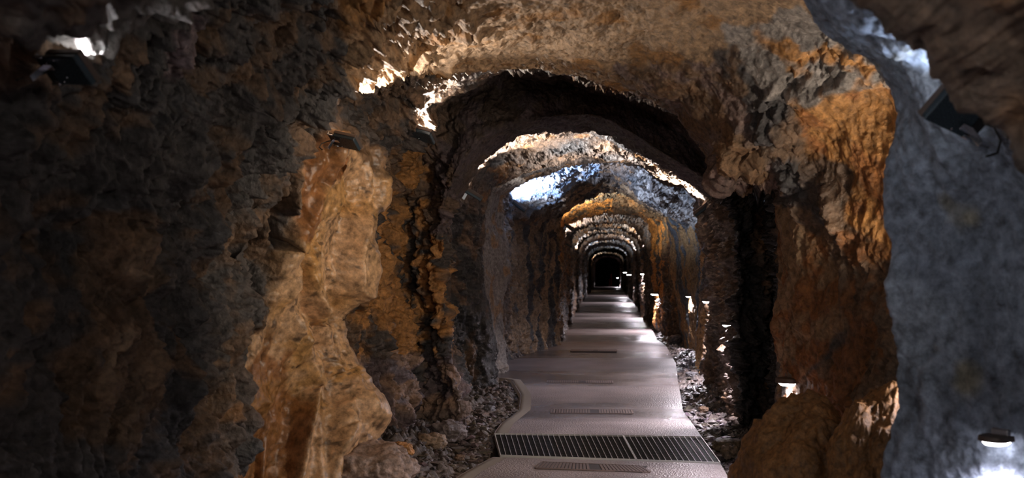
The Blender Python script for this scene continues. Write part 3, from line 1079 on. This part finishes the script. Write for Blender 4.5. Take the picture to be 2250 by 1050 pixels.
def floodlight(loc, emit, along, label, power, color, size=1.0, aim=None, angle=130, detail=True):
    R = frame_from(emit, along)
    g = empty('floodlight', loc, R)
    tag(g, label, 'floodlight', 'floodlights on the tunnel roof')
    s = size
    bm = bmesh.new()
    box(bm, 0, 0, 0, .21 * s, .15 * s, .035 * s)
    hs_ = make_obj('housing', bm, M_DARK, g, .006 * s)
    bm = bmesh.new()
    for k in (-1, 1):
        box(bm, 0, k * .075 * s, .026 * s, .215 * s, .008 * s, .030 * s)
        box(bm, k * .104 * s, 0, .026 * s, .008 * s, .15 * s, .030 * s)
    make_obj('rim', bm, M_SIDE, g, .002 * s)
    bm = bmesh.new()
    box(bm, 0, 0, .021 * s, .19 * s, .135 * s, .003 * s)
    make_obj('lamp_glass', bm, M_GLOWF, g)
    if detail:
        for k in (-1, 1):
            bm = bmesh.new()
            rod(bm, [(-.105 * s, k * .072 * s, -.012 * s), (-.155 * s, k * .072 * s, -.014 * s), (-.158 * s, k * .072 * s, .012 * s)], .007 * s)
            make_obj('handle', bm, M_CHROME, g, smooth=True)
        bm = bmesh.new()
        box(bm, -.135 * s, 0, 0, .05 * s, .13 * s, .022 * s)
        tb_ = make_obj('terminal_box', bm, M_BLACK, g, .004 * s)
        bm = bmesh.new()
        box(bm, -.075 * s, -.03 * s, -.032 * s, .055 * s, .03 * s, .004 * s)
        box(bm, -.102 * s, -.03 * s, -.075 * s, .004 * s, .03 * s, .09 * s)
        box(bm, -.125 * s, -.03 * s, -.118 * s, .05 * s, .03 * s, .004 * s)
        br_ = make_obj('bracket', bm, M_CHROME, g, .001)
        for k in range(4):
            bm = bmesh.new()
            bmesh.ops.create_uvsphere(bm, u_segments=10, v_segments=6, radius=.0055 * s, matrix=Matrix.Translation(((-.03, -.09, -.06, -.02)[k] * s, (-.06, -.045, .055, .03)[k] * s, -.019 * s)))
            make_obj('bolt', bm, M_CHROME, hs_, smooth=True)
        bm = bmesh.new()
        rod(bm, [(-.14 * s, .01 * s, -.01 * s), (-.19 * s, .02 * s, -.02 * s), (-.215 * s, .0, -.07 * s), (-.19 * s, -.03 * s, -.13 * s), (-.13 * s, -.05 * s, -.16 * s)], .005 * s)
        make_obj('cable', bm, M_BLACK, tb_, smooth=True)
    else:
        bm = bmesh.new()
        box(bm, -.06 * s, 0, -.05 * s, .03 * s, .05 * s, .07 * s)
        make_obj('bracket', bm, M_CHROME, g)
    e = Vector(emit).normalized()
    a_ = Vector(loc) + Vector((e.x, 0, e.z)) * .05 * s
    tgt = Vector(aim) if aim is not None else a_ + e
    lamp_light('floodlight_beam', a_, tgt, power, color, angle, .35, .05 * s)
    return g


WHITE, COOL, WARM = (1, .96, .93), (.72, .82, 1), (1, .80, .55)
FL = 1.0
fl_specs = [
    # px, py, depth, emit dir, along dir, label, power, colour, aim
    (152, 152, 2.80, (.35, .62, .70), (.88, .05, .33), 'dark floodlight with steel handles high on the near left wall', 34, (1, .98, 1), .62, 0),
    (2098, 245, 2.80, (-.15, .72, .68), (-.8, -.1, .5), 'dark floodlight with chrome bracket on the near right pillar', 12, COOL, .72, 0),
    (762, 312, 5.78, (.35, .45, .8), (.85, .1, .4), 'floodlight half hidden behind the edge of the golden rib', 70, WHITE, .62, -.1),
    (925, 297, 8.50, (.35, .35, .85), (.85, .1, .4), 'small black floodlight above the broken brown left wall', 260, (1, .86, .72), .95, -.3),
    (1038, 428, 10.2, (.5, .0, .85), (.85, .1, .35), 'floodlight glowing beside the black rock under the great slab', 300, WHITE, 1, -.05),
    (1545, 462, 13.6, (-.6, .1, .8), (-.85, .1, .4), 'floodlight high on the right wall beside the bright grey roof', 600, WHITE, 1, .3),
    (1140, 455, 14.0, (.6, .1, .8), (.85, .1, .4), 'floodlight on the left wall under the blue lit roof', 340, (.55, .70, 1), 1, .3),
    (1250, 500, 18.6, (.6, .1, .8), (.85, .1, .4), 'floodlight on the left wall under the yellow lit roof', 190, (1, .82, .52), 1, .3),
]
for (fx_, fy_, dd, em, al, lab, pw, colr_, sz_, ay) in fl_specs:
    hp, hn = hit(fx_, fy_)

    if hp is not None and hp.y < dd + .08:
        dd = hp.y - .09
    floodlight(P(fx_, fy_, dd), em, al, lab, pw * FL, colr_, sz_, detail=dd < 9, angle=118 if 7 < dd < 9 else 100 if dd < 12 else 145, aim=P(fx_, fy_, dd) + (Vector((.95, -.05, .50)) if fx_ < 300 else Vector((.5 if em[0] > 0 else -.5, ay, .85))))
far_cols = [WHITE, (1, .92, .8), (.9, .95, 1), WHITE, (.65, .8, 1), (.6, .78, 1), (1, .9, .75)]
places = ['sixth', 'seventh', 'eighth', 'ninth', 'tenth', 'eleventh', 'twelfth']
prevd = 22.0
for i, (xl, xr, top, dd) in enumerate(far):
    side = -1 if i % 2 == 0 else 1
    dm = prevd + .5 * (dd - prevd)
    xw = (xl + 3 - VX if side < 0 else xr - 3 - VX) / F * dd
    loc = Vector((xw, dm, H + .62))
    floodlight(loc, (-.5 * side, 0, .85), (-side, 0, .2), 'tiny far floodlight on the %s wall, %s arch into the dark tunnel' % ('left' if side < 0 else 'right', places[i]),
               (130 + 14 * dm) * (.24 if i < 5 else .10), far_cols[i], detail=False)
    prevd = dd
# unseen fill floodlights added behind the viewpoint to light the foreground
floodlight((-1.25, -.3, H + .8), (.5, .25, .8), (.8, .1, .3), 'added fill floodlight on the left wall behind the viewpoint', 60, WHITE, aim=(.4, 1.6, H + 1.0), detail=False)
floodlight((1.1, -.4, H + .75), (-.5, .3, .8), (-.8, .1, .3), 'added fill floodlight on the right wall behind the viewpoint', 42, (1, .93, .85), aim=(.0, 3, H + 1.2), detail=False)
floodlight((.8, -.9, H + .95), (-.2, .7, .6), (-.8, .1, .3), 'second added fill floodlight on the right wall behind the viewpoint', 105, (1, .90, .78), aim=(.55, 4.8, H + 1.25), detail=False, angle=46)


# ------------------------------------------------------------------ low wall lamps over the walkway
def wall_lamp(loc, nrm, label, power, s=1.0, detail=True, color=(.98, .90, 1.0)):
    up = Vector((0, 0, 1))
    out = Vector((nrm[0], nrm[1], 0)).normalized()
    R = Matrix((out.cross(up) * -1, out, up)).transposed()
    if R.determinant() < 0:
        R = Matrix((out.cross(up), out, up)).transposed()
    g = empty('wall_lamp', loc, R)
    tag(g, label, 'lamp', 'low wall lamps')
    seg = 20
    bm = bmesh.new()
    top, bot = [], []
    prof = [(-.075, -.05)] + [(.075 * -math.cos(a), .03 + .05 * math.sin(a)) for a in np.linspace(0, math.pi, seg)] + [(.075, -.05)]
    for x_, y_ in prof:
        top.append(bm.verts.new((x_ * s * .96, y_ * s * .96, .022 * s)))
        bot.append(bm.verts.new((x_ * s, y_ * s, -.006 * s)))
    bm.faces.new(top)
    bm.faces.new(bot[::-1])
    for i in range(len(prof)):
        j = (i + 1) % len(prof)
        bm.faces.new((bot[i], bot[j], top[j], top[i]))
    bmesh.ops.recalc_face_normals(bm, faces=bm.faces)
    make_obj('hood', bm, M_SIDE, g, .003)
    bm = bmesh.new()
    top, bot = [], []
    for x_, y_ in prof:
        top.append(bm.verts.new((x_ * s * .82, y_ * s * .82, -.0065 * s)))
        bot.append(bm.verts.new((x_ * s * .6, y_ * s * .6, -.024 * s)))
    bm.faces.new(top)
    bm.faces.new(bot[::-1])
    for i in range(len(prof)):
        j = (i + 1) % len(prof)
        bm.faces.new((bot[i], bot[j], top[j], top[i]))
    bmesh.ops.recalc_face_normals(bm, faces=bm.faces)
    make_obj('diffuser', bm, M_GLOW, g)
    if detail:
        bm = bmesh.new()
        box(bm, 0, -.045 * s, .03 * s, .09 * s, .035 * s, .04 * s)
        make_obj('wall_mount', bm, M_STEEL, g, .004)
    a_ = Vector(loc) + Vector((0, 0, -.035 * s)) + out * .02
    lamp_light('wall_lamp_beam', a_, a_ + Vector((0, 0, -1)) + out * .40, power, color, 150, .5, .035)


WL = 2.1
wl = [(2188, 966, 2.95, 'low lamp with steel mount on the near blue grey pillar', 9),
      (1735, 838, 6.3, 'low lamp glowing in a notch above the brown boulder', 45),
      (1604, 712, 8.9, 'low starry lamp on the white lit rock beside the black recess', 60),
      (1556, 661, 12.6, 'single low lamp on brown rock right of the twin lamps', 60),
      (1516, 650, 14.8, 'brighter low lamp on the orange column, pair nearest the blue streak', 70),
      (1440, 645, 21.0, 'low lamp on the narrow orange rock far down the right wall', 90),
      (1417, 621, 26.0, 'low lamp high above the pale far boulder', 110),
      (1414, 601, 33.0, 'tiny upper lamp just above the lamp over the pale boulder', 110),
      (1382, 603, 41.0, 'tiny lamp on the right, the one with a glare streak beneath', 130),
      (1373, 598, 52.0, 'tiny lamp highest on the far right wall', 150),
      (1357, 610, 82.0, 'farthest tiny lamp beside the dark tunnel end', 180)]
for (lx, ly, dd, lab, pw) in wl:
    hp, hn = hit(lx, ly)
    if hp is None or abs(hp.y - dd) > max(1.2, dd * .12):
        print('LAMP', lx, ly, dd, None if hp is None else round(hp.y, 2))
    loc = P(lx, ly, dd)
    if hp is not None:
        dd2 = hp.y - .07
        if dd < 40:
            loc = P(lx, ly, dd2)
    wall_lamp(loc, (-.8, -.6), lab, pw * WL * (1 if dd < 14 else .5), (.62 if dd < 4 else 1.0) if dd < 20 else 1.4, dd < 15)
floodlight((1.50, 4.25, H + .25), (-.85, .45, .25), (.3, .2, .8), 'floodlight on the right wall hidden behind the near pillar', 112, (1, .84, .66), aim=(-1.6, 6.4, H - .3), detail=False, angle=70)
floodlight((1.55, 4.5, H - .1), (-.5, .2, .8), (.3, .2, .8), 'added fill floodlight on the right wall hidden behind the near pillar', 45, (1, .86, .7), aim=(.6, 5.0, H + 1.3), detail=False)  # added to light the right side of the ceiling
wall_lamp((1.42, 4.3, .88), (-1, 0), 'low wall lamp hidden behind the near pillar', 8)
wall_lamp((1.32, .9, .70), (-1, .1), 'added low fill lamp on the right just out of view', 22)  # unseen lamp added to brighten the left wall
wall_lamp((-1.62, 2.0, .75), (1, 0.2), 'added low fill lamp on the left just out of view', 40)  # unseen lamp added as fill on the right boulders
wall_lamp((1.30, -1.6, .62), (-1, 0), 'added low fill lamp on the right behind the viewpoint', 40)  # unseen lamp added for light on the near rock

# ------------------------------------------------------------------ far end
bm = bmesh.new()
bmesh.ops.create_grid(bm, x_segments=24, y_segments=30, size=1)
for v in bm.verts:
    v.co = Vector((v.co.x * 1.3, .25 * math.sin(v.co.x * 5 + v.co.y * 3) * math.cos(v.co.y * 7), v.co.y * 1.6))
o = make_obj('wall_far', bm, simple('dark_far_rock', (.09, .09, .11), .8))
o.location = (-.05, 91, 1.2)
tag(o, kind='structure')
for xp, hh, lab in ((1343, 1.05, 'taller red post standing in the dark at the tunnel end'), (1339, .6, 'shorter red post left of the taller one at the tunnel end')):
    x = (xp - VX) / F * 86
    g = empty('barrier_post', (x, 86, 0))
    tag(g, lab, 'post', 'red posts at the tunnel end')
    bm = bmesh.new()
    rod(bm, [(0, 0, 0), (0, 0, hh)], .045, 12)
    make_obj('post', bm, M_RED, g)
    bm = bmesh.new()
    rod(bm, [(0, 0, -.01), (0, 0, .03)], .06, 14)
    make_obj('base', bm, M_RED, g)
